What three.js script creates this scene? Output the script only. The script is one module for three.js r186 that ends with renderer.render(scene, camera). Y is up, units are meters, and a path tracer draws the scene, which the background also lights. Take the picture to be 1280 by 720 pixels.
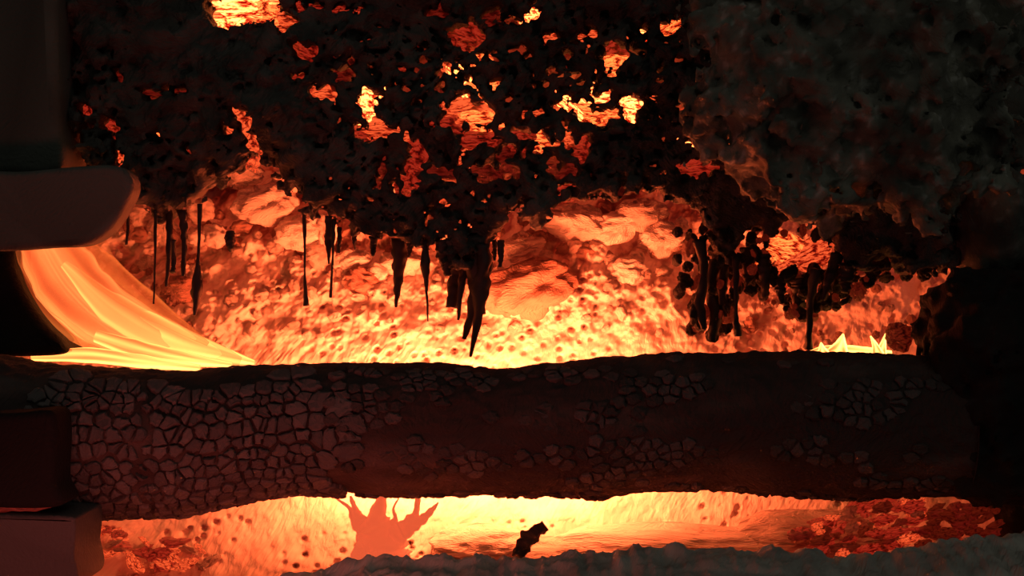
import * as THREE from 'three';
import { ImprovedNoise } from 'three/addons/math/ImprovedNoise.js';
import { RectAreaLightUniformsLib } from 'three/addons/lights/RectAreaLightUniformsLib.js';
import { mergeGeometries, mergeVertices } from 'three/addons/utils/BufferGeometryUtils.js';

// ---------------------------------------------------------------- camera, dusk, lights, exposure
const CAM_Y = 0.5, CAM_Z = 3, PXM = 640;               // at z = 0 the frame is 1280 px = 2 m wide
const scene = new THREE.Scene();
const camera = new THREE.PerspectiveCamera(2 * Math.atan(0.5625 / 3) * 180 / Math.PI, 1280 / 720, 0.05, 20);
camera.position.set(0, CAM_Y, CAM_Z);
camera.lookAt(0, CAM_Y, 0);
const renderer = new THREE.WebGLRenderer({ antialias: true });
renderer.toneMapping = THREE.LinearToneMapping;
renderer.toneMappingExposure = 1;
renderer.shadowMap.enabled = true;
scene.background = new THREE.Color().setRGB(0.030, 0.030, 0.025);   // the last grey of dusk round the open furnace mouth
RectAreaLightUniformsLib.init();
const FIRE = new THREE.Color().setRGB(1, 0.138, 0.041);
function area(name, color, intensity, w, h, at, to) {
  const l = new THREE.RectAreaLight(color, intensity, w, h);
  l.name = name; l.position.set(...at); l.lookAt(...to); scene.add(l);
  return l;
}
// the fire that burns behind the log (its flames are built below, hidden by the log)
area('fire_light', FIRE, 165, 0.66, 0.16, [-0.07, 0.205, -0.31], [-0.07, 0.205, -1]);
// the bed of embers in front of the furnace mouth, low and to the left of the frame
area('front_ember_light', new THREE.Color().setRGB(1, 0.15, 0.115), 3.7, 1.0, 0.13, [-0.53, 0.0, 0.72], [-0.43, 0.24, 0.1]);
const dusk = new THREE.DirectionalLight(new THREE.Color().setRGB(1, 1, 0.86), 0.05);
dusk.position.set(2.2, 3.2, 3); dusk.target.position.set(0.4, 0.4, 0); dusk.castShadow = true; dusk.shadow.radius = 40;
Object.assign(dusk.shadow.camera, { left: -2, right: 2, top: 2, bottom: -2, near: 0.1, far: 9 });
scene.add(dusk, dusk.target);

// ---------------------------------------------------------------- helpers
let seed = 7;
const rnd = () => { seed = (seed + 0x6d2b79f5) | 0; let t = Math.imul(seed ^ (seed >>> 15), 1 | seed); t = (t + Math.imul(t ^ (t >>> 7), 61 | t)) ^ t; return ((t ^ (t >>> 14)) >>> 0) / 4294967296; };
const rr = (a, b) => a + (b - a) * rnd();
const pick = (a) => a[Math.floor(rnd() * a.length)];
const clamp = THREE.MathUtils.clamp, smooth = THREE.MathUtils.smoothstep, lerp = THREE.MathUtils.lerp;
const perlin = new ImprovedNoise();
const N = (x, y, z) => perlin.noise(x + 31.7, y + 17.3, z + 53.1);
const fbm = (x, y, z, o = 4) => { let s = 0, a = 1; for (let i = 0; i < o; i++) { s += a * N(x, y, z); x *= 2.03; y *= 2.03; z *= 2.03; a *= 0.5; } return s; };
const hash = (x, y, z, k) => { let h = Math.imul(x, 374761393) ^ Math.imul(y, 668265263) ^ Math.imul(z, 2147483647) ^ Math.imul(k, 1274126177); h = Math.imul(h ^ (h >>> 13), 1274126177); return ((h ^ (h >>> 16)) >>> 0) / 4294967296; };
function worley(x, y, z) {                               // distance to the nearest of one random point per unit cell
  const ix = Math.floor(x), iy = Math.floor(y), iz = Math.floor(z); let best = 9;
  for (let a = -1; a <= 1; a++) for (let b = -1; b <= 1; b++) for (let c = -1; c <= 1; c++) {
    const X = ix + a, Y = iy + b, Z = iz + c, dx = X + hash(X, Y, Z, 1) - x, dy = Y + hash(X, Y, Z, 2) - y, dz = Z + hash(X, Y, Z, 3) - z, d = dx * dx + dy * dy + dz * dz;
    if (d < best) best = d;
  }
  return Math.sqrt(best);
}
const S = (z) => (CAM_Z - z) / (CAM_Z * PXM);            // metres per photograph pixel at depth z
const X = (px, z) => (px - 640) * S(z), Y = (py, z) => CAM_Y + (360 - py) * S(z);
const P = (px, py, z) => new THREE.Vector3(X(px, z), Y(py, z), z);
function curve(pts, x) { let i = 0; while (i < pts.length - 2 && x > pts[i + 1][0]) i++; const [a, b] = [pts[i], pts[i + 1]]; return lerp(a[1], b[1], smooth(clamp((x - a[0]) / (b[0] - a[0]), 0, 1), 0, 1) * 0.5 + 0.5 * clamp((x - a[0]) / (b[0] - a[0]), 0, 1)); }

const used = new Map();
function numbered(name) { const n = used.get(name) ?? 0; used.set(name, n + 1); return n ? name + '_' + String(n).padStart(3, '0') : name; }
function tag(o, label, category, group, kind) {
  if (label) o.userData.label = label;
  if (category) o.userData.category = category;
  if (group) o.userData.group = group;
  if (kind) o.userData.kind = kind;
  return o;
}
function thing(name, at, label, category, group) { const g = new THREE.Group(); g.name = numbered(name); g.position.copy(at); scene.add(g); return tag(g, label, category, group); }
function mesh(name, geo, mat, parent, world = true) {   // a part; its geometry comes in world coordinates
  const m = new THREE.Mesh(geo, mat); m.name = parent === scene ? numbered(name) : name; m.castShadow = m.receiveShadow = true;
  if (parent !== scene && world) geo.translate(...parent.position.toArray().map((v) => -v));
  parent.add(m); return m;
}
function solo(name, geo, mat, label, category, group) {  // a thing that is one mesh, its origin at its base
  geo.computeBoundingBox(); const b = geo.boundingBox, at = new THREE.Vector3((b.min.x + b.max.x) / 2, b.min.y, (b.min.z + b.max.z) / 2);
  geo.translate(-at.x, -at.y, -at.z);
  const m = mesh(name, geo, mat, scene); m.position.copy(at);
  return tag(m, label, category, group);
}
const partCount = new Map();
const sub = (parent, name) => { const k = parent.uuid + name, n = partCount.get(k) ?? 0; partCount.set(k, n + 1); return n ? name + '_' + String(n).padStart(3, '0') : name; };
function gridGeo(nu, nv, f) {                            // f(u, v) -> [x, y, z], counter-clockwise seen from +z for u right, v up
  const p = [], uv = [], id = [];
  for (let j = 0; j <= nv; j++) for (let i = 0; i <= nu; i++) { const q = f(i / nu, j / nv); p.push(q[0], q[1], q[2]); uv.push(q[0] + q[2] * 0.6, q[1] + q[2] * 0.8); }
  for (let j = 0; j < nv; j++) for (let i = 0; i < nu; i++) { const a = j * (nu + 1) + i, b = a + 1, c = a + nu + 1, d = c + 1; id.push(a, b, d, a, d, c); }
  return finish(p, uv, id);
}
function finish(p, uv, id) {
  const g = new THREE.BufferGeometry();
  g.setAttribute('position', new THREE.Float32BufferAttribute(p, 3));
  if (uv) g.setAttribute('uv', new THREE.Float32BufferAttribute(uv, 2));
  g.setIndex(id); g.computeVertexNormals(); return g;
}
function paint(g, f) {                                   // vertex colours: what the stuff is made of, by place; slope also carries firelight falloff
  const p = g.attributes.position, c = new Float32Array(p.count * 3);
  for (let i = 0; i < p.count; i++) { const q = f(p.getX(i), p.getY(i), p.getZ(i)); c.set(q, i * 3); }
  g.setAttribute('color', new THREE.BufferAttribute(c, 3)); return g;
}
function surfaceNets(lo, hi, cell, field) {
  const n = [0, 1, 2].map((k) => Math.ceil((hi[k] - lo[k]) / cell) + 1), [nx, ny, nz] = n, v = new Float32Array(nx * ny * nz);
  for (let k = 0, i = 0; k < nz; k++) for (let j = 0; j < ny; j++) for (let a = 0; a < nx; a++, i++) v[i] = (a === 0 || j === 0 || k === 0 || a === nx - 1 || j === ny - 1 || k === nz - 1) ? Math.max(0.001, field(lo[0] + a * cell, lo[1] + j * cell, lo[2] + k * cell)) : field(lo[0] + a * cell, lo[1] + j * cell, lo[2] + k * cell);
  const at = new Int32Array(v.length).fill(-1), p = [], uv = [], id = [], sx = 1, sy = nx, sz = nx * ny;
  const corner = [0, sx, sy, sx + sy, sz, sx + sz, sy + sz, sx + sy + sz], E = [[0, 1], [2, 3], [4, 5], [6, 7], [0, 2], [1, 3], [4, 6], [5, 7], [0, 4], [1, 5], [2, 6], [3, 7]];
  for (let k = 0; k < nz - 1; k++) for (let j = 0; j < ny - 1; j++) for (let a = 0; a < nx - 1; a++) {
    const b = a + j * sy + k * sz; let m = 0;
    for (let c = 0; c < 8; c++) if (v[b + corner[c]] < 0) m |= 1 << c;
    if (m === 0 || m === 255) continue;
    let x = 0, y = 0, z = 0, w = 0;
    for (const [c, d] of E) {
      if (((m >> c) & 1) === ((m >> d) & 1)) continue;
      const f = v[b + corner[c]], t = f / (f - v[b + corner[d]]);
      x += lerp(c & 1, d & 1, t); y += lerp((c >> 1) & 1, (d >> 1) & 1, t); z += lerp(c >> 2, d >> 2, t); w++;
    }
    at[b] = p.length / 3;
    const q = [lo[0] + (a + x / w) * cell, lo[1] + (j + y / w) * cell, lo[2] + (k + z / w) * cell];
    p.push(...q); uv.push(q[0] + q[2] * 0.6, q[1] + q[2] * 0.8);
  }
  const quad = (a, b, c, d, flip) => flip ? id.push(a, c, b, a, d, c) : id.push(a, b, c, a, c, d);
  for (let k = 1; k < nz - 1; k++) for (let j = 1; j < ny - 1; j++) for (let a = 1; a < nx - 1; a++) {
    const b = a + j * sy + k * sz, inside = v[b] < 0;
    if (inside !== v[b + sx] < 0) quad(at[b - sy - sz], at[b - sz], at[b], at[b - sy], !inside);
    if (inside !== v[b + sy] < 0) quad(at[b - sx - sz], at[b - sx], at[b], at[b - sz], !inside);
    if (inside !== v[b + sz] < 0) quad(at[b - sx - sy], at[b - sy], at[b], at[b - sx], !inside);
  }
  return finish(p, uv, id);
}
// a rough lump: a finely divided ball pushed in and out; fl < 1 flattens it
function lumpGeo(k, rough = 0.28, detail = 9, facets = 0) {
  let g = new THREE.IcosahedronGeometry(1, detail); g.deleteAttribute('normal'); g.deleteAttribute('uv'); g = mergeVertices(g, 1e-5);
  const p = g.attributes.position, uv = [], v = new THREE.Vector3(), o = k * 7.31;
  for (let i = 0; i < p.count; i++) {
    v.fromBufferAttribute(p, i); uv.push(Math.atan2(v.z, v.x) / (2 * Math.PI) + 0.5, v.y * 0.5 + 0.5);
    let d = 1 + rough * 1.3 * N(v.x * 1.3 + o, v.y * 1.3, v.z * 1.3) + rough * 0.7 * N(v.x * 3 + o, v.y * 3, v.z * 3) + rough * 0.35 * N(v.x * 7 + o, v.y * 7, v.z * 7);
    if (facets) d -= facets * worley(v.x * 1.7 + o, v.y * 1.7, v.z * 1.7);
    v.multiplyScalar(d); p.setXYZ(i, v.x, v.y, v.z);
  }
  g.setAttribute('uv', new THREE.Float32BufferAttribute(uv, 2)); g.computeVertexNormals(); return g;
}
function taperTube(pts, rad, seg = 24, around = 8, wob = 0.15, k = 0) {  // a closed tube through pts with a radius for each
  const c = new THREE.CatmullRomCurve3(pts), p = [], uv = [], id = [], fr = c.computeFrenetFrames(seg, false), q = new THREE.Vector3();
  for (let i = 0; i <= seg; i++) {
    const t = i / seg, o = c.getPoint(t), x = t * (rad.length - 1), a = Math.min(Math.floor(x), rad.length - 2), r0 = lerp(rad[a], rad[a + 1], x - a);
    for (let j = 0; j < around; j++) {
      const th = j / around * 2 * Math.PI, r = r0 * (1 + wob * N(t * 9 + k, Math.cos(th) * 1.2, Math.sin(th) * 1.2 + k) * 2);
      q.copy(o).addScaledVector(fr.normals[i], Math.cos(th) * r).addScaledVector(fr.binormals[i], Math.sin(th) * r); p.push(q.x, q.y, q.z); uv.push(t, j / around);
    }
  }
  for (let i = 0; i < seg; i++) for (let j = 0; j < around; j++) { const a = i * around + j, b = i * around + (j + 1) % around, d = a + around, e = b + around; id.push(a, b, e, a, e, d); }
  const s = p.length / 3, A = c.getPoint(0), B = c.getPoint(1); p.push(A.x, A.y, A.z, B.x, B.y, B.z); uv.push(0, 0, 1, 0);
  for (let j = 0; j < around; j++) { id.push(s, (j + 1) % around, j); id.push(s + 1, seg * around + j, seg * around + (j + 1) % around); }
  return finish(p, uv, id);
}
function inPoly(poly, x, y) { let c = false; for (let i = 0, j = poly.length - 1; i < poly.length; j = i++) { const [a, b] = poly[i], [d, e] = poly[j]; if ((b > y) !== (e > y) && x < (d - a) * (y - b) / (e - b) + a) c = !c; } return c; }
function polySdf(poly, x, y) { let best = 1e9; for (let i = 0, j = poly.length - 1; i < poly.length; j = i++) { const [a, b] = poly[i], [d, e] = poly[j], ux = d - a, uy = e - b, t = clamp(((x - a) * ux + (y - b) * uy) / (ux * ux + uy * uy + 1e-9), 0, 1), dx = x - a - t * ux, dy = y - b - t * uy; best = Math.min(best, dx * dx + dy * dy); } return Math.sqrt(best) * (inPoly(poly, x, y) ? -1 : 1); }

const LANDMARKS = [['the top yellow gap', 303, 12], ['the slanting flame-shaped gap', 462, 130], ['the thin curved crack', 580, 104], ['the crescent gap', 755, 135], ['the four-cornered gap', 805, 39], ['the upright gap', 664, 18], ['the steep arched gap', 520, 200], ['the tall gap', 766, 72], ['the red ember streak', 152, 190], ['the long drips', 590, 360], ['the orange-red slab', 660, 362], ['the large orange-lit lump', 332, 256], ['the two round lumps', 257, 296], ['the curled clinker', 452, 352], ['the right crest', 790, 285], ['the bright clinker lump', 985, 312], ['the brown stone', 1124, 421], ['the long right drip', 1013, 400], ['the dark drip cluster', 885, 390], ['the left flame', 150, 390], ['the round ember', 1054, 693], ['the grey block', 90, 690], ['the left flake heap', 200, 690], ['the reddish ash heap', 1040, 655], ['the black rock foot', 1180, 640], ['the grey slab tip', 160, 240], ['the boulder foot', 1090, 300], ['the black rock', 1160, 400], ['the red root', 475, 670]];
function near(px, py, skip) {
  let b = null, best = 1e9; for (const l of LANDMARKS) { const d = Math.hypot(l[1] - px, l[2] - py); if (d < best) { best = d; b = l; } }
  const dx = px - b[1], dy = py - b[2], far = best > 60 ? 'far ' : best < 22 ? 'just ' : '';
  return far + (Math.abs(dx) > 1.8 * Math.abs(dy) ? (dx > 0 ? 'right of ' : 'left of ') : Math.abs(dy) > 1.8 * Math.abs(dx) ? (dy > 0 ? 'below ' : 'above ') : (dy > 0 ? 'below and ' : 'above and ') + (dx > 0 ? 'right of ' : 'left of ')) + b[0];
}
const sizeWord = (r, a, b) => r < a ? 'tiny' : r < b ? 'small' : 'larger';
// ---------------------------------------------------------------- materials
function noiseTexture(size, f) {
  const d = new Uint8Array(size * size * 4);
  for (let y = 0; y < size; y++) for (let x = 0; x < size; x++) { const c = f(x / size, y / size); for (let k = 0; k < 3; k++) d[(y * size + x) * 4 + k] = clamp(c[k], 0, 1) * 255; d[(y * size + x) * 4 + 3] = 255; }
  const t = new THREE.DataTexture(d, size, size); t.wrapS = t.wrapT = THREE.RepeatWrapping; t.magFilter = THREE.LinearFilter; t.needsUpdate = true; return t;
}
const tau = 2 * Math.PI, ring = (u, v, s, k) => fbm(Math.cos(u * tau) * s + k, Math.sin(u * tau) * s + Math.cos(v * tau) * s, Math.sin(v * tau) * s - k, 5);
const grit = noiseTexture(512, (u, v) => { const h = 0.5 + 0.45 * ring(u, v, 6, 2); return [h, h, h]; });
const coalGrain = noiseTexture(512, (u, v) => {          // white-hot coal with flecks of grey ash lying on it
  const a = ring(u, v, 2.5, 5) + 0.5 * ring(u, v, 9, 9), h = clamp(0.62 + 1.15 * a, 0.06, 1); return [h, h * h, h * h];
});
const flameStreaks = noiseTexture(512, (u, v) => { const c = Math.cos(v * tau), q = Math.sin(v * tau), h = clamp(0.72 + 0.6 * N(u * 1.2 + c, c * 1.1, q * 1.1) + 0.15 * N(u * 2.2, c * 2.6, q * 2.6), 0.25, 1); return [h, h * h, h * h]; });
const rep = (t, x, y = x) => { const c = t.clone(); c.repeat.set(x, y); c.needsUpdate = true; return c; };
const gritFine = rep(grit, 4), gritLump = rep(grit, 2, 1);
const std = (o) => new THREE.MeshStandardMaterial({ roughness: 0.9, ...o });
const rgb = (r, g, b) => new THREE.Color().setRGB(r, g, b);
const M = {
  crust: std({ name: 'black slag crust', vertexColors: true, roughness: 0.75, bumpMap: gritFine, bumpScale: 0.004 }),
  ash: std({ name: 'pale incandescent ash', vertexColors: true, bumpMap: gritFine, bumpScale: 0.002, emissive: rgb(1, 0.1, 0.03), emissiveIntensity: 0.26, emissiveMap: coalGrain }),  // hot ash, its even glow added to fill the grazing shadows with red
  paleLump: [rgb(0.52, 0.47, 0.42), rgb(0.36, 0.31, 0.27), rgb(0.62, 0.57, 0.52)].map((c) => std({ name: 'pale ash lump', color: c, bumpMap: gritLump, bumpScale: 0.003, emissive: rgb(1, 0.1, 0.03), emissiveIntensity: 0.16, emissiveMap: coalGrain })),  // same added glow, weaker, keeps the shaded sides of the lumps red
  rustLump: [rgb(0.26, 0.15, 0.115), rgb(0.17, 0.10, 0.08)].map((c) => std({ name: 'burnt clay lump', color: c, bumpMap: gritLump, bumpScale: 0.003, emissive: rgb(1, 0.07, 0.02), emissiveIntensity: 0.1, emissiveMap: coalGrain })),
  blackLump: [rgb(0.03, 0.024, 0.022), rgb(0.05, 0.035, 0.03)].map((c) => std({ name: 'black clinker', color: c, roughness: 0.55, bumpMap: gritLump, bumpScale: 0.002 })),
  drip: std({ name: 'slag drip', color: rgb(0.04, 0.026, 0.024), roughness: 0.6 }),
  log: std({ name: 'charred wood', vertexColors: true, bumpMap: gritFine, bumpScale: 0.003 }),
  char: [rgb(0.145, 0.12, 0.118), rgb(0.115, 0.094, 0.094), rgb(0.18, 0.148, 0.144)].map((c) => std({ name: 'char plate', color: c, roughness: 0.8, bumpMap: gritFine, bumpScale: 0.002 })),
  charDark: [rgb(0.085, 0.066, 0.063), rgb(0.06, 0.048, 0.046), rgb(0.13, 0.10, 0.097)].map((c) => std({ name: 'char flake', color: c, roughness: 0.8, bumpMap: gritFine, bumpScale: 0.002 })),
  stone: std({ name: 'grey stone', vertexColors: true, bumpMap: gritFine, bumpScale: 0.002 }),
  soot: std({ name: 'soot', color: rgb(0.012, 0.011, 0.010), bumpMap: gritFine, bumpScale: 0.003 }),
  greyAsh: std({ name: 'grey ash', vertexColors: true, bumpMap: gritFine, bumpScale: 0.003 }),
};
const HEAT = [[0.12, 0.006, 0.003], [0.36, 0.02, 0.008], [1.0, 0.12, 0.03], [2.4, 0.42, 0.08], [7, 1.7, 0.36]].map(([r, g, b], i) => std({ name: 'glowing coal ' + i, color: rgb(0.2, 0.15, 0.13), emissive: rgb(1, g / r, b / r), emissiveIntensity: r, emissiveMap: coalGrain, bumpMap: gritLump, bumpScale: 0.003 }));

// ---------------------------------------------------------------- the furnace: floor, walls, ceiling
function struct(name, geo, mat) { const m = mesh(name, geo, mat, scene); return tag(m, null, null, null, 'structure'); }
const boxAt = (x0, x1, y0, y1, z0, z1) => new THREE.BoxGeometry(x1 - x0, y1 - y0, z1 - z0).translate((x0 + x1) / 2, (y0 + y1) / 2, (z0 + z1) / 2);
struct('floor', boxAt(-1.5, 1.5, -0.3, -0.14, -1.25, 2.2), M.soot);
struct('wall_back', boxAt(-1.5, 1.5, -0.14, 1.5, -1.25, -1.1), M.soot);
struct('wall_left', boxAt(-1.5, -1.22, -0.14, 1.5, -1.1, -0.25), M.soot);
struct('wall_right', boxAt(1.22, 1.5, -0.14, 1.5, -1.1, -0.25), M.soot);
struct('ceiling', boxAt(-1.5, 1.5, 1.5, 1.65, -1.25, -0.1), M.soot);

// ---------------------------------------------------------------- the glowing slope at the back
const bedZ = [[-0.14, -0.36], [-0.02, -0.43], [0.1, -0.5], [0.3, -0.55], [0.45, -0.62], [0.6, -0.72], [0.8, -0.82], [1.2, -0.85]];
{
  const f = (u, v) => {
    const x = lerp(-1.2, 1.2, u), y = lerp(-0.14, 1.05, v), side = smooth(Math.abs(x + 0.02), 0.75, 1.25);
    let z = curve(bedZ, y) + 0.22 * side + 0.05 * N(x * 3, y * 4, 1);
    const up = smooth(y, 0.3, 0.55);
    z += (0.008 + 0.024 * up) * fbm(x * 9, y * 9, 3, 4) + (0.006 + 0.052 * up) * (0.55 - worley(x * 17, y * 19, 0.5)) + (0.006 + 0.016 * up) * (0.5 - worley(x * 45, y * 45, 2.5)) + (0.002 + 0.010 * up) * (0.5 - worley(x * 88, y * 96, 5.5));
    const pit = worley(x * 36, y * 44, 7.5); if (pit < 0.34) z -= 0.04 * (1 - pit / 0.34) * smooth(N(x * 6, y * 6, 4), -0.25, 0.1);
    return [x, y, z];
  };
  const g = paint(gridGeo(860, 420, f), (x, y, z) => {
    const a = 0.5 + 0.5 * fbm(x * 14, y * 14, z * 14, 4), m = clamp(a, 0.15, 1), dimRust = smooth(fbm(x * 4, y * 4, z * 4 + 7, 3) + (y - 0.62) * 3.2, 0.0, 0.5);  // reddish darkening up the slope: weakening firelight put into the colour
    return [lerp(0.34 + 0.28 * m, 0.2, dimRust), lerp(0.30 + 0.26 * m, 0.12, dimRust), lerp(0.26 + 0.24 * m, 0.09, dimRust)];
  });
  solo('ash_slope', g, M.ash, 'pitted slope of pale incandescent ash filling the back of the furnace behind the log', 'ash slope');
}

// ---------------------------------------------------------------- the black slag crust that hangs over the slope
const ZC = -0.12;                                        // depth of its middle
const outline = [[82, -60], [84, 20], [98, 100], [90, 205], [120, 222], [165, 258], [200, 268], [236, 262], [262, 240], [288, 228], [305, 205], [332, 206], [362, 216], [366, 240], [382, 268], [406, 280], [425, 274], [442, 284], [470, 299], [500, 304], [520, 310], [548, 304], [560, 332], [580, 340], [600, 326], [615, 300], [642, 290], [690, 286], [706, 268], [736, 254], [780, 246], [830, 250], [858, 264], [882, 306], [905, 330], [930, 304], [952, 290], [1010, 286], [1042, 304], [1060, 332], [1110, 334], [1190, 338], [1225, 300], [1240, -60]];
// gaps in the crust: x, y, half width, half height, turn, heat of the coal behind (0 to 4; -1 none), what it looks like
const gaps = [
  [300, 8, 38, 22, 0, 4, 'bright yellow coal in the ragged gap at the top edge'], [330, 20, 12, 12, 0, 3], [268, 2, 12, 6, 0, 2], [356, 28, 16, 12, 0, 2], [378, 10, 10, 9, 0, 1],
  [664, 18, 8, 11, 0, 4, 'small yellow coal in the upright gap high above the log'], [805, 39, 10, 9, 0.2, 4, 'small yellow coal in the four-cornered gap'], [838, 29, 13, 7, -0.5, 3, 'orange coal beside the four-cornered gap'],
  [462, 130, 10, 21, 0.5, 4, 'yellow coal in the slanting flame-shaped gap'], [556, 86, 9, 9, 0.4, 2], [575, 101, 14, 5, 0.9, 4, 'yellow coal in the thin curved crack'], [598, 117, 17, 4, 0.45, 3, 'orange coal at the end of the thin curved crack'], [620, 112, 6, 9, 0, 3],
  [588, 144, 32, 15, 0, 2, 'broad orange coal behind the wide gap in the middle'], [600, 150, 20, 7, 0, 3], [560, 160, 18, 7, 0.2, 1],
  [712, 128, 16, 5, 0.7, 4, 'yellow coal at the left tip of the crescent gap'], [740, 138, 26, 10, 0.15, 3, 'orange coal in the middle of the crescent gap'], [792, 134, 12, 13, 0.2, 4, 'yellow coal at the right tip of the crescent gap'], [768, 143, 22, 6, 0, 3], [752, 118, 20, 6, 0, 4, 'yellow coal above the crescent gap'],
  [675, 173, 15, 8, 0, 3, 'orange coal in the gap below the crescent'], [672, 140, 14, 6, 0.1, 2], [652, 172, 10, 10, 0, 1], [583, 44, 18, 15, 0.3, 1, 'dull red coal in the gap right of the middle top'], [690, 47, 9, 8, 0, 2], [742, 44, 13, 7, 0, 2], [766, 70, 13, 20, 0, 1, 'dark red coal in the tall gap'], [767, 84, 14, 5, 0, 3],
  [597, 77, 8, 4, 0, 3], [410, 122, 18, 9, 0.1, 2, 'orange coal in the gap left of the flame-shaped gap'], [345, 82, 6, 6, 0, 3], [388, 66, 16, 9, 0.5, 1], [374, 96, 14, 7, 0, 1], [482, 162, 28, 9, 0.1, 2, 'orange coal in the low gap below the flame-shaped gap'], [455, 168, 12, 7, 0, 1],
  [305, 152, 11, 20, -0.3, 2, 'orange coal in the tall gap above the round lumps'], [316, 182, 8, 20, -0.1, 2], [205, 172, 20, 3.5, 0.25, 3, 'thin pale ember line on the left of the crust'], [232, 184, 12, 4, 0.3, 1], [282, 162, 9, 7, 0.4, 2],
  [118, 150, 6, 24, -0.3, 1, 'dark red streaked ember beside the left post'], [146, 160, 9, 18, 0.3, 1], [153, 194, 6, 24, -0.35, 2, 'red ember streak above the grey slab'], [108, 186, 6, 22, 0.1, 0], [196, 116, 18, 7, 0, 0], [224, 118, 12, 6, 0, 0], [146, 92, 9, 14, 0, 0],
  [862, 175, 15, 5, 0, 4, 'yellow coal at the right of the crust'], [852, 192, 8, 4, 0, 3], [872, 145, 12, 8, 0, 2], [896, 150, 9, 9, 0, 2], [872, 212, 26, 10, 0, 1, 'dark red coal at the right of the crust'], [850, 22, 6, 6, 0, 3], [892, 24, 10, 6, -0.3, 1], [920, 8, 8, 6, 0, 1], [934, 12, 9, 8, 0.3, 0],
  [520, 200, 12, 26, 0.35, 1, 'red coal in the steep arched gap'], [545, 216, 24, 6, 0, 0], [512, 232, 8, 12, 0, 1], [608, 218, 18, 14, 0, 0], [560, 220, 14, 5, 0, 1], [640, 212, 12, 10, 0, 0], [705, 236, 12, 6, 0, 1], [728, 185, 10, 12, 0.3, 1], [700, 210, 22, 8, 0, 0], [480, 215, 8, 16, 0.4, 0],
   [670, 4, 9, 4, 0, 1], [550, 8, 16, 9, 0, 0], [612, 20, 10, 12, 0, 0], [638, 24, 10, 8, 0, 0], [430, 12, 18, 6, 0, 1], [398, 4, 20, 6, 0, 1],
  [512, 50, 8, 4, 0, 1], [520, 52, 7, 3, 0, 0], [497, 86, 9, 5, 0, 1], [700, 84, 10, 7, 0, 0], [646, 100, 7, 4, 0, 1], [548, 112, 9, 9, 0, 0], [430, 95, 14, 12, 0, 0], [596, 176, 26, 10, 0, 1], [580, 200, 5, 5, 0, 2], [633, 190, 12, 8, 0, 0], [712, 175, 8, 8, 0, 2], [815, 122, 9, 4, 0, 2],
];
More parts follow.
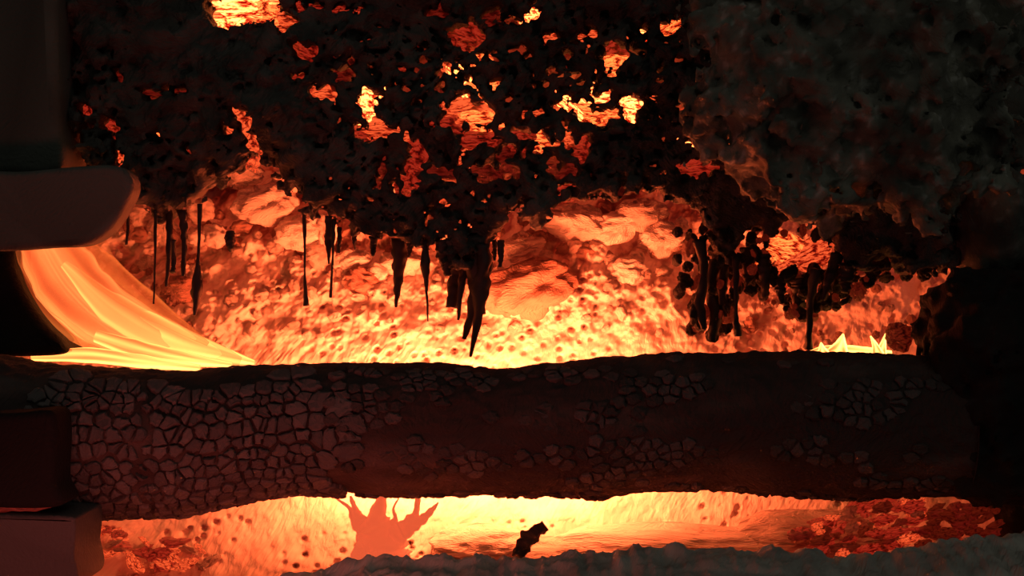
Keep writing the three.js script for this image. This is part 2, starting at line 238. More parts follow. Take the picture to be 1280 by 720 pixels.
{
  const lo = [X(40, ZC), Y(352, ZC), ZC - 0.12], hi = [X(1244, ZC), Y(-45, ZC), ZC + 0.12], columns = new Map();
  const column = (x, y) => {                             // what does not depend on the depth: the rim, the gaps, the swell
    const key = Math.round(x * 4e3) * 20000 + Math.round(y * 4e3), had = columns.get(key); if (had) return had;
    const px = 640 + x / S(ZC) + 11 * N(x * 26, y * 26, 0.4) + 7 * N(x * 60, y * 60, 0.6) + 4 * N(x * 130, y * 130, 0.2), py = 360 - (y - CAM_Y) / S(ZC) + 11 * N(x * 26 + 9, y * 26, 0.3) + 7 * N(x * 60 + 9, y * 60, 0.8) + 4 * N(x * 130 + 9, y * 130, 0.7);
    const busy = smooth(px, 340, 430) * (1 - smooth(px, 860, 930)) * smooth(py, -20, 60), left = smooth(px, 90, 130) * (1 - smooth(px, 330, 400)) * smooth(py, 90, 190);
    const F = worley(x * 46, y * 50, 3.3), G = worley(x * 82, y * 90, 6.1), b = Math.max(busy, left * 0.75), m = 0.5 + 0.5 * N(x * 7, y * 9, 8);
    let g = Math.max(0.020 * (F - 1.20 + 0.38 * b + 0.16 * m * b), 0.012 * (G - 1.18 + 0.38 * b + 0.18 * m * b));
    const bite = 0.020 * Math.max(0, 0.52 - F) + 0.011 * Math.max(0, 0.5 - G);
    for (const [gx, gy, gw, gh, gt] of gaps) {
      const ux = px - gx, uy = py - gy; if (Math.abs(ux) > 60 || Math.abs(uy) > 60) continue;
      const c = Math.cos(gt), s = Math.sin(gt), ax = (ux * c + uy * s) / gw, ay = (-ux * s + uy * c) / gh;
      g = Math.max(g, (1.3 - Math.hypot(ax, ay)) * Math.min(gw, gh) * S(ZC) - bite);
    }
    const out = [polySdf(outline, px, py) * S(ZC), g, 0.05 * N(x * 5, y * 5, 2), 0.045 - 0.012 * busy]; columns.set(key, out); return out;
  };
  const field = (x, y, z) => {
    if (Math.abs(z - ZC) > 0.115) return 0.05;
    const [e, g, bulge, half] = column(x, y);
    let d = Math.abs(z - ZC - bulge) - half;
    d = Math.max(d, e) + 0.012 * smooth(e, -0.05, 0);      // thinner at its rim
    if (d > 0.05 || d < -0.06 && g < -0.03) return d;
    d += 0.026 * N(x * 13, y * 13, z * 13) + 0.017 * N(x * 34, y * 34, z * 34) + 0.009 * N(x * 85, y * 85, z * 85) - 0.036 * (0.5 - worley(x * 21, y * 21, z * 21));
    return Math.max(d, g + 0.010 * N(x * 40, y * 40, z * 40 + 5));
  };
  const geo = paint(surfaceNets(lo, hi, 0.0046, field), (x, y, z) => {
    const a = clamp(0.5 + 0.7 * fbm(x * 16, y * 16, z * 16, 4), 0, 1), g = smooth(fbm(x * 5 + 3, y * 5, z * 5, 3), 0.0, 0.4) * 0.03;
    return [0.03 + 0.08 * a + g, 0.027 + 0.07 * a + g, 0.024 + 0.062 * a + g];
  });
  const crust = thing('slag_crust', P(640, 330, ZC), 'black craggy slag crust full of glowing gaps with drips hanging from its lower edge', 'slag crust');
  mesh('crust_shell', geo, M.crust, crust);
  // drips: points x, y from the root down, then the radii in pixels
  const drips = [
    [[[590, 296], [598, 345], [592, 385], [580, 424]], [20, 15, 8, 3]], [[[604, 305], [602, 350], [598, 395], [588, 446]], [10, 12, 5, 2]], [[[566, 300], [570, 340], [565, 385]], [17, 12, 7]], [[[552, 300], [556, 325], [560, 345]], [9, 8, 4]],
    [[[583, 330], [576, 360], [573, 400]], [7, 4, 2]], [[[604, 350], [603, 375], [602, 392]], [8, 4, 5]], [[[531, 300], [532, 330], [533, 360], [535, 402]], [3, 6, 2, 0.8]], [[[499, 298], [498, 345], [495, 384]], [12, 7, 1.5]],
    [[[380, 262], [381, 310], [381, 345], [383, 382]], [3, 1.5, 1.5, 3.6]], [[[411, 270], [411, 300], [411, 330]], [5, 5, 1.2]], [[[424, 284], [424, 302], [423, 316]], [3, 3, 2]], [[[417, 274], [416, 320], [413, 372]], [3, 1.2, 2]],
    [[[211, 262], [212, 300], [208, 358]], [5, 4, 2]], [[[228, 262], [230, 300], [229, 345]], [6, 4, 3]], [[[217, 300], [217, 330], [216, 340]], [3, 3, 3]], [[[159, 256], [160, 280], [158, 306]], [2.4, 2.2, 1.4]], [[[194, 262], [194, 320], [192, 380]], [2.4, 1.2, 1.2]], [[[250, 255], [248, 320], [246, 362], [243, 394]], [3, 1.6, 8, 1.4]], [[[288, 290], [288, 304], [289, 314]], [6, 6, 3]],
    [[[626, 300], [626, 318], [625, 334]], [5, 4, 2]], [[[618, 300], [618, 316], [618, 326]], [3, 3, 1.5]], [[[467, 296], [467, 308], [466, 320]], [5, 4, 2]], [[[512, 304], [512, 314], [511, 322]], [4, 3, 1.5]], [[[443, 284], [443, 300], [444, 312]], [4, 3, 1]],
    [[[874, 300], [880, 340], [874, 380], [880, 412]], [9, 4, 8, 3]], [[[894, 325], [888, 360], [894, 395], [890, 428]], [9, 5, 8, 4]], [[[906, 330], [902, 360], [907, 396]], [6, 7, 2]],
    [[[1020, 336], [1013, 375], [1012, 410], [1010, 436]], [6, 5, 3, 6]], [[[996, 346], [998, 362], [996, 386]], [10, 8, 4]], [[[1046, 318], [1036, 350], [1028, 375]], [8, 6, 3]], [[[955, 320], [956, 345], [955, 372]], [9, 7, 3]], [[[935, 310], [936, 340], [934, 360]], [10, 7, 3]], [[[1060, 330], [1058, 350], [1056, 366]], [12, 9, 4]], [[[1092, 330], [1090, 345], [1088, 358]], [12, 9, 3]], [[[972, 346], [976, 362], [977, 380]], [8, 6, 3]], [[[920, 320], [920, 390], [922, 420]], [5, 2, 6]],
  ];
  drips.forEach(([pts, r], i) => {
    const z = ZC - 0.02 + 0.03 * Math.sin(i * 2.4);
    mesh(sub(crust, 'drip'), taperTube(pts.map(([x, y], k) => P(x, y, z + 0.006 * Math.sin(k * 3 + i))), r.map((q) => q * S(z)), 26, 9, 0.28, i * 3.7), M.drip, crust);
  });
}
// the coals that glow in the gaps, one behind each
const coalShapes = [0, 1, 2, 3, 4, 5].map((k) => lumpGeo(k + 1, 0.32, 9));
function lump(name, shape, mat, at, size, turn, label, category, group) {
  const m = new THREE.Mesh(shape, mat); m.name = numbered(name); m.position.copy(at); m.scale.set(...size); m.rotation.set(...turn); m.castShadow = m.receiveShadow = true; scene.add(m);
  return tag(m, label, category, group);
}
gaps.forEach(([x, y, w, h, t, heat, label], i) => {
  if (heat < 0) return;
  const z = ZC - 0.105 - 0.03 * rnd(), s = S(z);
  lump('glowing_coal', coalShapes[i % 6], HEAT[heat], P(x, y, z), [(w + 9) * s, (h + 9) * s, 0.035], [0, 0, -t], label ?? ['dark red', 'dull red', 'orange', 'bright orange', 'yellow'][heat] + ' coal ' + (w > 1.8 * h ? 'in a flat gap ' : h > 1.8 * w ? 'in a narrow gap ' : 'in a gap ') + near(x, y), 'coal', label ? null : 'coals in the small gaps');
});
// a dull red bed of coal behind them
solo('ember_core', gridGeo(300, 120, (u, v) => { const x = lerp(-0.98, 0.6, u), y = lerp(0.79 + 0.05 * N(u * 20, 1, 1), 1.13, v); return [x, y, -0.33 + 0.05 * (0.5 - worley(x * 16, y * 16, 3)) + 0.02 * fbm(x * 20, y * 20, 1)]; }), HEAT[0], 'dull red heap of coals deep behind the slag crust', 'embers');

// ---------------------------------------------------------------- lumps on the slope: x, y, half sizes, material, label
const lumpShapes = [0, 1, 2, 3, 4, 5, 6, 7].map((k) => lumpGeo(k + 11, 0.22, 10, 0.12));
function bedAt(px, py) {                                 // depth at which the sight line meets the slope
  let z = -0.25; for (let i = 0; i < 12; i++) { const y = Y(py, z), x = X(px, z); z = curve(bedZ, y) + 0.22 * smooth(Math.abs(x + 0.02), 0.75, 1.25) + 0.05 * N(x * 3, y * 4, 1); }
  return z;
}
const [pale, pale2, pale3] = M.paleLump, [dimRust, dimRust2] = M.rustLump;
const bigLumps = [
  [332, 256, 36, 24, pale, 'large orange-lit ash lump under the crust, largest of the lumps at the left'], [302, 219, 26, 16, pale2, 'rounded ash lump at the very top of the slope beside the crust'], [366, 224, 26, 14, pale, 'flat ash lump wedged under the brown crust edge'], [376, 290, 30, 20, pale3, 'broad pale ash lump right of the large orange-lit lump'], [408, 290, 14, 18, pale3, 'pale upright ash lump touching the long thin drip'], [398, 318, 20, 16, pale2, 'reddish ash lump below the broad pale lump'],
  [246, 296, 12, 12, pale, 'left one of two small round ash lumps'], [268, 296, 15, 13, pale3, 'right one of two small round ash lumps, paler and larger'], [250, 262, 16, 16, pale2, 'ash lump with a spiky rim above the two round lumps'], [198, 286, 13, 20, pale2, 'narrow upright ash lump left of the hanging drips'], [172, 268, 14, 14, pale2, 'small ash lump beside the grey slab tip'], [225, 362, 22, 16, dimRust, 'brown burnt lump low on the left slope above the flame'],
  [452, 352, 22, 15, dimRust, 'brown curled clinker on the bright slope, left of the drips'], [470, 344, 14, 14, pale3, 'pale ring-shaped lump beside the curled clinker'], [500, 330, 26, 16, pale, 'pale ash lump with a pointed drip beneath it'], [440, 330, 22, 16, pale3, 'bright pale ash lump near the yellow patch'],
  [660, 362, 54, 34, dimRust, 'smooth orange-red slab lying on the slope right of the drips'], [720, 280, 36, 22, pale, 'craggy ash lump at the crest right of the middle'], [765, 285, 34, 18, pale3, 'flat overlapping ash lump on the right crest'], [800, 268, 30, 18, pale2, 'reddish ash lump at the highest point of the right crest'], [785, 340, 22, 15, pale3, 'round pale ash lump in the middle of the right slope'], [825, 300, 28, 20, pale, 'pale ash lump near the end of the right crest'], [650, 312, 30, 18, pale, 'pale lump at the crest above the orange-red slab'],
  [985, 312, 24, 16, HEAT[3], 'bright orange lump among the black clinkers on the right'], [1012, 320, 24, 20, HEAT[2], 'broad orange lump among the black clinkers, right of the bright one'], [980, 342, 14, 18, HEAT[2], 'small orange lump below the bright one among the clinkers'], [952, 326, 12, 9, HEAT[3], 'small glowing lump left of the bright one among the clinkers'],
];
bigLumps.forEach(([x, y, w, h, m, label], i) => {
  const z = label.includes('clinkers') ? -0.24 : Math.max(bedAt(x, y) + 0.01, -0.7), s = S(z);
  lump('ash_lump', lumpShapes[i % 8], m, P(x, y, z), [w * s * 1.15, h * s * 1.15, Math.min(w, h) * s * 1.2], [0, 0, rr(-0.3, 0.3)], label, 'ash lump');
});
for (let i = 0; i < 290; i++) {                          // small lumps strewn over the upper slope
  const x = rr(110, 1180), top = x < 300 ? 270 : x < 620 ? 285 : x < 880 ? 262 : 330, y = lerp(top, x > 1000 ? 430 : 420, rnd() ** 1.6), r = rr(3, 10) * (1.25 - 0.5 * smooth(y, 300, 400)), z = bedAt(x, y) + 0.008, s = S(z);
  const mat = pick(y < 320 || x > 900 || x < 240 ? [pale, pale2, pale2, dimRust, dimRust, dimRust2] : [...M.paleLump, pale2]), tone = mat === pale2 ? 1 : M.rustLump.includes(mat) ? 2 : 0;  // darker rust favoured high up, deepening the firelight falloff by colour
  lump('ash_pebble', lumpShapes[i % 8], mat, P(x, y, z), [r * s * rr(0.9, 1.6), r * s, r * s], [rr(-1, 1), rr(-1, 1), rr(-1, 1)], sizeWord(r, 6, 9) + [' pale', ' greyish', ' rusty'][tone] + ' ash pebble ' + near(x, y), 'ash pebble', 'ash pebbles strewn over the upper slope');
}
for (let i = 0; i < 300; i++) {                          // black clinkers under the right end of the crust
  const x = i % 3 ? 846 + 320 * rnd() : i % 2 ? rr(862, 918) : rr(985, 1045), lim = curve([[846, 372], [862, 412], [892, 424], [915, 402], [940, 376], [970, 382], [1000, 396], [1012, 426], [1026, 396], [1060, 376], [1100, 352], [1190, 342]], x), y = lerp(285, lim, rnd() ** 0.85), r = rr(3, 9.5), z = rr(-0.27, -0.12), s = S(z);
  const long = rr(0.9, 1.8);
  if (Math.hypot((x - 1000) / 44, (y - 318) / 26) < 1) continue;
  lump('black_clinker', lumpShapes[i % 8], pick([...M.blackLump, M.blackLump[0], dimRust2]), P(x, y, z), [r * s, r * s * long, r * s], [rr(-1, 1), rr(-1, 1), rr(-1, 1)], sizeWord(r, 5, 7) + (long > 1.4 ? ' long' : long < 1.1 ? ' round' : '') + ' black clinker hanging ' + near(x, y), 'clinker', 'black clinkers under the right end of the crust');
}
lump('crack_ember', coalShapes[2], HEAT[3], P(1234, 200, 0.0), [0.017, 0.006, 0.012], [0, 0, 0.1], 'small pink ember in the crack between the two rocks on the far right', 'ember');
lump('crack_ember', coalShapes[4], HEAT[0], P(1212, 140, -0.06), [0.008, 0.042, 0.012], [0, 0, 0.28], 'dark red slit of ember between the grey boulder and the small rock', 'ember');
lump('brown_stone', lumpShapes[3], M.rustLump[1], P(1124, 421, -0.13), [0.028, 0.03, 0.028], [0, 0, 0.2], 'small round brown stone at the right end of the bright opening', 'stone');

// ---------------------------------------------------------------- grey boulder, rocks, slab and post round the mouth
function boulder(name, cx, cy, cz, rx, ry, rz, k, base, label, category, amp = 1, cell = 0.008) {
  const c = P(cx, cy, cz), s = S(cz), R = [rx * s, ry * s, rz];
  const g = surfaceNets([c.x - R[0] * 1.3, c.y - R[1] * 1.3, c.z - R[2] * 1.4], [c.x + R[0] * 1.3, c.y + R[1] * 1.3, c.z + R[2] * 1.4], cell, (x, y, z) => {
    const dx = (x - c.x) / R[0], dy = (y - c.y) / R[1], dz = (z - c.z) / R[2], l = (Math.abs(dx) ** 2.8 + Math.abs(dy) ** 2.8 + Math.abs(dz) ** 2.4) ** (1 / 2.7);
    let d = (l - 1) * Math.min(...R);
    if (Math.abs(d) < 0.09) d += amp * (0.045 * N(x * 6 + k, y * 6, z * 6) + 0.03 * N(x * 15 + k, y * 15, z * 15) + 0.02 * N(x * 38, y * 38, z * 38 + k) + 0.011 * N(x * 80, y * 80, z * 80 + k) - 0.034 * (0.5 - worley(x * 15 + k, y * 15, z * 15)) - 0.012 * (0.5 - worley(x * 42 + k, y * 42, z * 42)));
    return d;
  });
  paint(g, (x, y, z) => { const a = clamp(0.5 + 0.8 * fbm(x * 12, y * 12, z * 12 + k, 4), 0.1, 1); const f = smooth(N(x * 60, y * 60, z * 60 + k), 0.28, 0.4); return base.map((q) => q * (0.3 + 1.1 * a) + 1.1 * base[0] * f * a); });
  return solo(name, g, M.stone, label, category);
}
boulder('ash_boulder', 1066, 104, 0.09, 172, 168, 0.12, 3, [0.20, 0.20, 0.165], 'big rough grey ash-covered boulder filling the upper right', 'boulder', 1, 0.0065);
boulder('small_rock', 1254, 118, -0.15, 54, 92, 0.07, 9, [0.10, 0.104, 0.09], 'small rounded dark grey rock right of the big boulder', 'rock', 0.5);
boulder('square_rock', 1254, 284, -0.1, 56, 80, 0.08, 14, [0.09, 0.093, 0.08], 'dark grey squarish rock below the small rounded rock', 'rock', 0.4);
boulder('cover_rock', 1292, 652, -0.2, 56, 34, 0.05, 27, [0.03, 0.022, 0.02], 'low dark rock added over the slope glow in the lower right corner', 'rock', 0.3);  // added to darken the corner where the bright slope showed
boulder('black_rock', 1276, 490, 0.0, 128, 148, 0.16, 21, [0.012, 0.01, 0.009], 'black sooty rock at the right against which the log ends', 'rock', 0.5);
{
  const shape = (pts, z0, depth, bev) => {
    const c = new THREE.SplineCurve(pts.map(([x, y]) => new THREE.Vector2(X(x, z0), Y(y, z0)))), s = new THREE.Shape(c.getPoints(90));
    return new THREE.ExtrudeGeometry(s, { depth, bevelEnabled: true, bevelThickness: bev, bevelSize: bev, bevelOffset: -bev, bevelSegments: 8 }).translate(0, 0, z0 - depth - bev);
  };
  const tint = (g, base) => paint(g, (x, y, z) => { const a = 0.75 + 0.5 * fbm(x * 7, y * 7, z * 7, 4); return base.map((q) => q * clamp(a, 0.3, 1.4)); });
  solo('stone_slab', tint(shape([[-60, 210], [20, 214], [80, 209], [135, 206], [158, 214], [166, 234], [154, 262], [134, 290], [104, 306], [60, 309], [0, 313], [-60, 312]], 0.06, 0.05, 0.012), [0.19, 0.18, 0.16]), M.stone, 'smooth grey stone slab with a rounded end at the left edge', 'stone slab');
  solo('stone_post', tint(shape([[-40, -60], [60, -60], [70, 60], [74, 150], [72, 215], [-40, 215]], 0.0, 0.14, 0.02), [0.13, 0.145, 0.125]), M.stone, 'dark greenish grey stone post standing in the upper left corner', 'stone post');
  solo('grey_block', tint(shape([[-60, 642], [30, 644], [86, 646], [94, 656], [92, 690], [84, 740], [-60, 740]], 0.28, 0.17, 0.007), [0.11, 0.11, 0.11]), M.stone, 'plain grey-brown stone block in the lower left corner', 'stone block');
  solo('shadow_rock', tint(shape([[-60, 304], [8, 306], [16, 336], [32, 372], [54, 404], [76, 428], [70, 444], [-60, 446]], -0.12, 0.1, 0.02), [0.012, 0.010, 0.009]), M.stone, 'black rock added as the shadow left of the long flame under the slab', 'rock');  // black shape added to stand for the shadow over the slope here
  solo('ember_sliver', taperTube([P(-30, 638, 0.25), P(10, 636, 0.26), P(40, 637, 0.26), P(64, 634, 0.25)], [3, 3, 2.4, 0.8].map((q) => q * S(0.18)), 24, 8, 0.4, 2), HEAT[0], 'thin dull red ember line between the black stump and the grey block', 'ember');
  solo('black_stump', tint(shape([[-60, 520], [20, 516], [62, 514], [70, 540], [68, 600], [70, 634], [-60, 634]], 0.28, 0.08, 0.016), [0.004, 0.0035, 0.0035]), M.stone, 'black burnt stump end resting on the grey block at the left', 'burnt stump');
}

// ---------------------------------------------------------------- the charred log
const logTop = [[-80, 436], [0, 438], [60, 450], [150, 455], [230, 458], [330, 452], [430, 450], [560, 454], [620, 459], [700, 450], [780, 443], [860, 438], [1000, 438], [1130, 441], [1320, 446]];
const logBot = [[-80, 640], [60, 646], [130, 648], [230, 646], [275, 636], [330, 624], [380, 619], [480, 622], [620, 620], [700, 622], [750, 625], [800, 617], [880, 614], [960, 620], [1060, 626], [1130, 622], [1320, 622]];
function logAt(x, th, off = 0) {                         // x in metres, th round the log from the camera's side
  const px = 640 + x * PXM, yt = CAM_Y + (360 - curve(logTop, px)) / PXM, yb = CAM_Y + (360 - curve(logBot, px)) / PXM, r = (yt - yb) / 2 + off;
  return [x, (yt + yb) / 2 + Math.sin(th) * r, Math.cos(th) * r];
}
{
  const L = 2.12, log = thing('charred_log', new THREE.Vector3(0, 0.06, 0), 'thick charred log with cracked bark lying across the furnace mouth', 'log');
  const p = gridGeo(620, 150, (u, v) => {
    const x = -1.25 + u * L, th = (v - 0.5) * tau, q = [x * 1, Math.cos(th), Math.sin(th)];
    const n = 0.004 * fbm(x * 9, q[1] * 2.4, q[2] * 2.4, 3) + 0.0035 * fbm(x * 34, q[1] * 12, q[2] * 12, 4) - 0.004;
    const crack = smooth(x, -0.32, -0.22), flake = Math.max(0, 0.4 - worley(x * 26, q[1] * 7, q[2] * 7)) * 0.012 * crack;
    return logAt(x, th, n + flake - 0.004 * (1 - crack));
  });
  paint(p, (x, y, z) => { const a = clamp(0.5 + 0.9 * fbm(x * 8, y * 20, z * 20, 4), 0.1, 1), g = smooth(N(x * 3, y * 9, z * 9), -0.1, 0.3); return [0.06 + 0.07 * a * g, 0.038 + 0.05 * a * g, 0.034 + 0.046 * a * g]; });
  mesh('log_body', p, M.log, log);
  for (const [x, turn] of [[-1.25, -1], [0.87, 1]]) { const c = logAt(x, 0), r = c[2]; mesh(sub(log, 'log_end'), new THREE.CircleGeometry(r * 1.02, 40).rotateY(turn * Math.PI / 2).translate(x, c[1], 0), M.charDark[1], log); }
  // char plates: a cell for each seed, cut against its neighbours, shrunk by half the crack, raised and bent onto the log
  const rad = 0.145;
  const plate = (cell, off, lift, mat, name) => {
    const poly = [];                                     // edges broken up: real char never cracks along straight lines
    cell.forEach((q, i) => { const e = cell[(i + 1) % cell.length], l = Math.hypot(e[0] - q[0], e[1] - q[1]), n = l > 0.016 ? 3 : l > 0.008 ? 2 : 1; for (let k = 0; k < n; k++) { const t = k / n, j = k ? 0.0024 : 0.0013; poly.push([lerp(q[0], e[0], t) + rr(-j, j), lerp(q[1], e[1], t) + rr(-j, j)]); } });
    const cx = poly.reduce((a, q) => a + q[0], 0) / poly.length, cy = poly.reduce((a, q) => a + q[1], 0) / poly.length, v = [], n = poly.length;
    const at = (q, k, o) => logAt(lerp(cx, q[0], k), lerp(cy, q[1], k) / rad, o);
    const tilt = rr(-0.0015, 0.0015), lo = poly.map((q) => at(q, 1, off - 0.006)), mid = poly.map((q) => at(q, 0.97, off + lift * 0.6)), hi = poly.map((q, i) => at(q, 0.72, off + lift + tilt * Math.sin(i) + rr(-0.001, 0.001))), c = logAt(cx + rr(-0.004, 0.004), (cy + rr(-0.004, 0.004)) / rad, off + lift * rr(0.7, 1.25));
    for (let i = 0; i < n; i++) { const j = (i + 1) % n; v.push(...lo[i], ...lo[j], ...mid[j], ...lo[i], ...mid[j], ...mid[i], ...mid[i], ...mid[j], ...hi[j], ...mid[i], ...hi[j], ...hi[i], ...hi[i], ...hi[j], ...c); }
    const g = new THREE.BufferGeometry(); g.setAttribute('position', new THREE.Float32BufferAttribute(v, 3));
    const uv = []; for (let i = 0; i < v.length; i += 3) uv.push(v[i], v[i + 1] + v[i + 2]);
    g.setAttribute('uv', new THREE.Float32BufferAttribute(uv, 2)); g.computeVertexNormals();
    if (name) mesh(sub(log, name), g, mat, log); return g;
  };
  const clip = (poly, mx, my, nx, ny) => { const out = []; for (let i = 0; i < poly.length; i++) { const a = poly[i], b = poly[(i + 1) % poly.length], da = (a[0] - mx) * nx + (a[1] - my) * ny, db = (b[0] - mx) * nx + (b[1] - my) * ny; if (da <= 0) out.push(a); if (da * db < 0) { const t = da / (da - db); out.push([lerp(a[0], b[0], t), lerp(a[1], b[1], t)]); } } return out; };
  const cells = (seeds, reach, gap) => seeds.map((s) => {
    const turn = rnd() * tau; let poly = [0, 1, 2, 3, 4, 5, 6].map((k) => { const r = reach * rr(0.75, 1.05); return [s[0] + r * Math.cos(turn + k * tau / 7), s[1] + 0.8 * r * Math.sin(turn + k * tau / 7)]; });
    for (const o of seeds) { const dx = o[0] - s[0], dy = o[1] - s[1], d = Math.hypot(dx, dy); if (o === s || d > 2.4 * reach) continue; const h = gap(s, o) / 2; poly = clip(poly, s[0] + dx / 2 - dx / d * h, s[1] + dy / 2 - dy / d * h, dx / d, dy / d); }
    return poly;
  });
  const extent = (q) => Math.abs(q.reduce((a, p, i) => { const n = q[(i + 1) % q.length]; return a + p[0] * n[1] - n[0] * p[1]; }, 0)), crumbs = [];
  const seeds = []; let row = 0;
  for (let t = -0.215; t < 0.155; t += rr(0.018, 0.033), row++) for (let x = -0.90 + rr(0, 0.02); x < -0.29; x += rr(0.012, 0.037)) { const xe = x; if (xe > -0.29 - 0.13 * rnd() || t > 0.11 && N(x * 9, t * 20, 2) > -0.05) continue; seeds.push([xe + rr(-0.006, 0.006), t + rr(-0.008, 0.008), row]); }
  cells(seeds, 0.036, (a, b) => { const g = a[2] !== b[2] && (Math.min(a[2], b[2]) % 3 === 1) ? 0.0075 : 0.0036; return (a[0] + 0.69) * (b[0] + 0.69) < 0 ? 0.014 : g * (0.6 + 0.8 * hash(Math.floor(1e4 * (a[0] + b[0] + 9)), Math.floor(1e4 * (a[1] + b[1] + 9)), 0, 1)); })
    .filter((q) => q.length > 2).sort((a, b) => extent(b) - extent(a)).forEach((poly, i, all) => { const g = plate(poly, -0.004, rr(0.004, 0.0075), pick(M.char), i < 300 ? 'char_plate' : ''); if (i >= 300) crumbs.push(g); });
  const loose = [];                                      // smaller flakes over the rest of the log, in patches
  for (let i = 0; i < 2600 && loose.length < 330; i++) { const x = rr(-0.34, 0.82), t = rr(-0.2, 0.17); if (N(x * 4.2, t * 14, 5) + 0.55 * N(x * 17, t * 24, 1) - 0.12 * Math.max(0, x) < 0.1 - 0.35 * (1 - smooth(x, -0.34, -0.2))) continue; const dm = 0.009 + 0.009 * hash(i, 1, 2, 3); if (loose.some((o) => Math.hypot((o[0] - x) / 1.5, o[1] - t) < dm)) continue; loose.push([x, t, 0]); }
  const flakes = cells(loose, 0.019, () => rr(0.002, 0.005)).filter((q) => q.length > 2);
  flakes.sort((a, b) => extent(b) - extent(a));
  flakes.slice(0, 220).forEach((q) => plate(q, -0.003, rr(0.002, 0.007), pick(M.charDark), 'char_flake'));
  crumbs.push(...flakes.slice(220).map((q) => plate(q, -0.003, 0.004, M.charDark[0])));
  if (crumbs.length) tag(mesh('char_crumbs', mergeGeometries(crumbs), M.char[1], log), null, null, null, 'stuff');
}

// ---------------------------------------------------------------- ground in front and under the log
{
  const ridge = [[-100, 760], [300, 730], [380, 715], [430, 702], [470, 694], [540, 696], [640, 695], [720, 690], [800, 683], [850, 685], [960, 683], [1010, 684], [1050, 698], [1100, 692], [1150, 676], [1260, 668], [1380, 665]];
  const g = gridGeo(420, 90, (u, v) => {
    const x = lerp(-1.15, 1.15, u), zr = 0.22, z = lerp(0.5, 0.02, v), px = 640 + x / S(zr), crest = Y(curve(ridge, px) + 5 * N(px * 0.09, 1, 1) + 3 * N(px * 0.3, 1, 3), zr);
    const y = z > zr ? crest - 0.25 * (z - zr) : crest - 0.6 * (zr - z);
    return [x, y + 0.012 * fbm(x * 16, z * 16, 3, 4) + 0.01 * Math.max(0, 0.5 - worley(x * 24, z * 24, 2)), z];
  });
  paint(g, (x, y, z) => { const a = clamp(0.55 + 0.7 * fbm(x * 15, y * 15, z * 15, 4), 0.1, 1); return [0.38 + 0.3 * a, 0.365 + 0.29 * a, 0.33 + 0.26 * a]; });
  solo('ash_mound', g, M.greyAsh, 'low mound of grey ash along the bottom in front of the log', 'ash mound');
}
const heapShapes = [0, 1, 2, 3].map((k) => lumpGeo(k + 60, 0.14, 14));
const tongues = [[600, 672, 62, 26, pale, 'pale pink-orange ash heap behind the charred stick'], [690, 684, 70, 20, pale2, 'low ash heap right of the charred stick'], [830, 676, 150, 30, pale, 'long smooth ash heap under the right part of the log'], [1010, 660, 90, 34, pale2, 'reddish ash heap at the right end of the gap under the log']];
tongues.forEach(([x, y, w, h, m, label], i) => { const z = -0.40, s = S(z); lump('ash_heap', heapShapes[i], m, P(x, y + 8, z), [w * s, h * s, 0.05], [0, 0, 0], label, 'ash heap'); });
{
  const stick = taperTube([P(645, 697, 0.1), P(655, 680, 0.1), P(668, 666, 0.1), P(681, 656, 0.1)], [7, 10, 9, 6].map((q) => q * S(0.1)), 30, 9, 0.35, 4);
  solo('charred_stick', stick, M.blackLump[1], 'short charred stick standing slanted in the ash under the log', 'stick');
  const rootMat = std({ name: 'red-hot root', color: rgb(0.3, 0.2, 0.17), emissive: rgb(1, 0.13, 0.045), emissiveIntensity: 0.72, bumpMap: gritFine, bumpScale: 0.002 });
  const z = -0.17, root = thing('glowing_root', P(475, 705, z), 'red-hot root stump with thin branches in the gap under the log', 'root');
  const br = (pts, r, name, k) => mesh(sub(root, name), taperTube(pts.map(([x, y]) => P(x, y, z)), r.map((q) => q * S(z)), 24, 9, 0.3, k), rootMat, root);
  br([[474, 712], [472, 690], [474, 668], [470, 650], [476, 630], [478, 616]], [42, 34, 25, 15, 6, 4], 'trunk', 1);
  br([[462, 672], [446, 650], [436, 634], [418, 622]], [15, 8, 2.5, 0.8], 'branch', 2); br([[458, 660], [446, 642], [438, 620]], [14, 5, 1.5], 'branch', 3); br([[490, 672], [508, 656], [520, 640], [522, 614]], [18, 8, 4, 2.5], 'branch', 4); br([[502, 664], [524, 652], [538, 640], [548, 628]], [13, 7, 4, 0.8], 'branch', 5); br([[486, 660], [494, 648], [492, 636], [500, 620]], [7, 3, 1.4, 0.8], 'branch', 6);
}
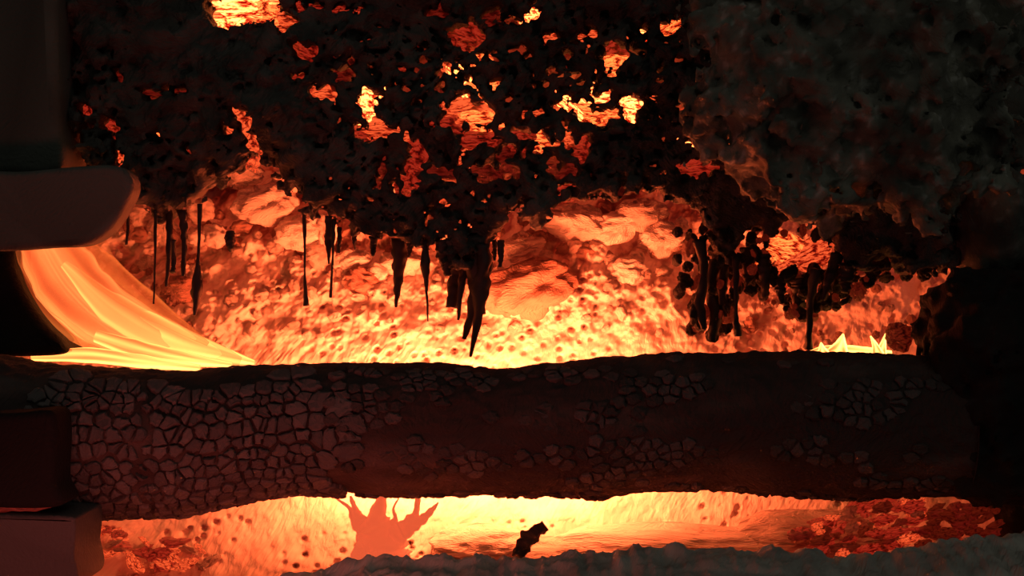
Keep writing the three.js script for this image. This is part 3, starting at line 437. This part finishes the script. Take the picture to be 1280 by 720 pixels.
// flaky embers at both ends of the gap under the log
const flakeShapes = [0, 1, 2, 3].map((k) => { const g = lumpGeo(k + 40, 0.4, 7); g.scale(1, 0.35, 0.7); g.computeVertexNormals(); return g; });
for (let i = 0; i < 70; i++) { const x = 92 + 170 * rnd() ** 1.5, y = lerp(655 + (x - 92) * 0.12, 716, rnd()), z = rr(-0.42, -0.33), s = S(z), r = rr(7, 15); lump('ember_flake', flakeShapes[i % 4], pick([HEAT[1], HEAT[2], HEAT[2], HEAT[1], pale]), P(x, y, z), [r * s, r * s * rr(0.7, 1.2), r * s], [rr(-0.8, 0.8), rr(-0.8, 0.8), rr(-0.9, 0.6)], sizeWord(r, 11, 14) + ' red ember flake lying ' + near(x, y), 'ember flake', 'ember flakes at the left end'); }
for (let i = 0; i < 150; i++) { const x = 1000 + 250 * rnd() ** 1.2, y = lerp(628 + 30 * (1 - smooth(x, 1000, 1080)), lerp(702, 668, smooth(x, 1090, 1200)), rnd()), z = rr(-0.3, -0.05), s = S(z), r = rr(3, 9); lump('ember_clod', coalShapes[i % 6], x > 1150 ? pick([dimRust2, HEAT[0], dimRust2, dimRust2]) : y > 675 ? pick([dimRust, dimRust2, HEAT[0], HEAT[1]]) : pick([HEAT[1], HEAT[1], dimRust, HEAT[0], HEAT[2], pale]), P(x, y, z), [r * s * rr(1.2, 2.4), r * s * 0.8, r * s], [rr(-0.5, 0.5), 0, rr(0, 0.5)], sizeWord(r, 5, 7) + (y > 675 ? ' brownish' : ' dull red') + ' clod lying ' + near(x, y), 'clod', 'clods at the right end of the gap'); }  // glow of the clods stands in for firelight that falls short here
lump('round_ember', lumpShapes[1], HEAT[2], P(1054, 693, 0.2), [0.013, 0.011, 0.012], [0, 0, 0], 'bright round orange ember on the edge of the grey ash', 'ember');

// ---------------------------------------------------------------- the ember bed in front, below the frame
solo('ember_bed', gridGeo(120, 50, (u, v) => { const x = lerp(-1.06, 0.02, u), z = lerp(0.86, 0.56, v); return [x, -0.1 + 0.05 * (0.5 - worley(x * 14, z * 14, 4)) - 0.12 * Math.max(0, Math.abs(u - 0.5) - 0.42) / 0.08 - 0.1 * Math.max(0, Math.abs(v - 0.5) - 0.4) / 0.1, z]; }), HEAT[1], 'low bed of red embers on the floor in front of the log at the left', 'embers');
// ---------------------------------------------------------------- flames
const flameMat = [[2.8, 0.8, 0.18, 0.62], [4.2, 1.7, 0.36, 0.82], [1.5, 0.3, 0.05, 0.35], [6, 2.9, 0.6, 0.97], [0.9, 0.16, 0.03, 0.22]].map(([r, g, b, o], i) => new THREE.MeshStandardMaterial({ name: 'flame ' + i, color: rgb(0, 0, 0), roughness: 1, emissive: rgb(1, g / r, b / r), emissiveIntensity: r, emissiveMap: rep(flameStreaks, 1, 1), transparent: true, opacity: o }));
function flame(tonguesOf, label, z) {
  const first = tonguesOf[0][0][0], fl = thing('flame', P(first[0], first[1], z), label, 'flame');
  tonguesOf.forEach(([pts, r, m], i) => { const zz = z + 0.012 * (i - 2); mesh(sub(fl, 'flame_tongue'), taperTube(pts.map(([x, y]) => P(x, y, zz)), r.map((q) => q * S(zz)), 40, 12, 0.05, i), flameMat[m], fl); });
  return fl;
}
flame([
  [[[50, 296], [80, 345], [128, 392], [205, 428], [312, 453]], [32, 44, 42, 30, 4], 0],
  [[[80, 330], [140, 385], [215, 425], [318, 453]], [5, 20, 22, 3], 1],
  [[[26, 302], [44, 350], [84, 400], [150, 440]], [12, 20, 22, 12], 2],
  [[[90, 300], [130, 340], [190, 385], [260, 430]], [16, 22, 16, 3], 2],
  [[[60, 290], [96, 345], [150, 396], [300, 452]], [48, 56, 46, 6], 4],
  [[[120, 420], [170, 436], [230, 448], [290, 456]], [8, 12, 9, 3], 1],
  [[[40, 446], [110, 444], [180, 452], [250, 460]], [5, 10, 9, 4], 1],
], 'long yellow flame sweeping down from the grey slab to the log on the left', -0.2);
flame([[[[1004, 446], [1030, 441], [1070, 441], [1114, 443]], [4, 9, 9, 5], 3], [[[1046, 446], [1050, 434], [1054, 417]], [18, 10, 0.8], 3], [[[1030, 446], [1028, 438], [1026, 428]], [12, 6, 0.8], 3], [[[1100, 446], [1103, 434], [1107, 417]], [9, 5, 0.8], 3], [[[1098, 444], [1094, 432], [1088, 420]], [8, 4, 0.8], 3]], 'small pointed yellow flames above the right end of the log', -0.18);
flame([340, 430, 520, 610, 700, 790, 880].map((x, i) => [[[x, 600], [x + 8, 560], [x - 6, 510], [x + 5, 474]], [16, 26, 16, 3], i % 2]), 'row of short flames burning behind the log', -0.22);
renderer.render(scene, camera);
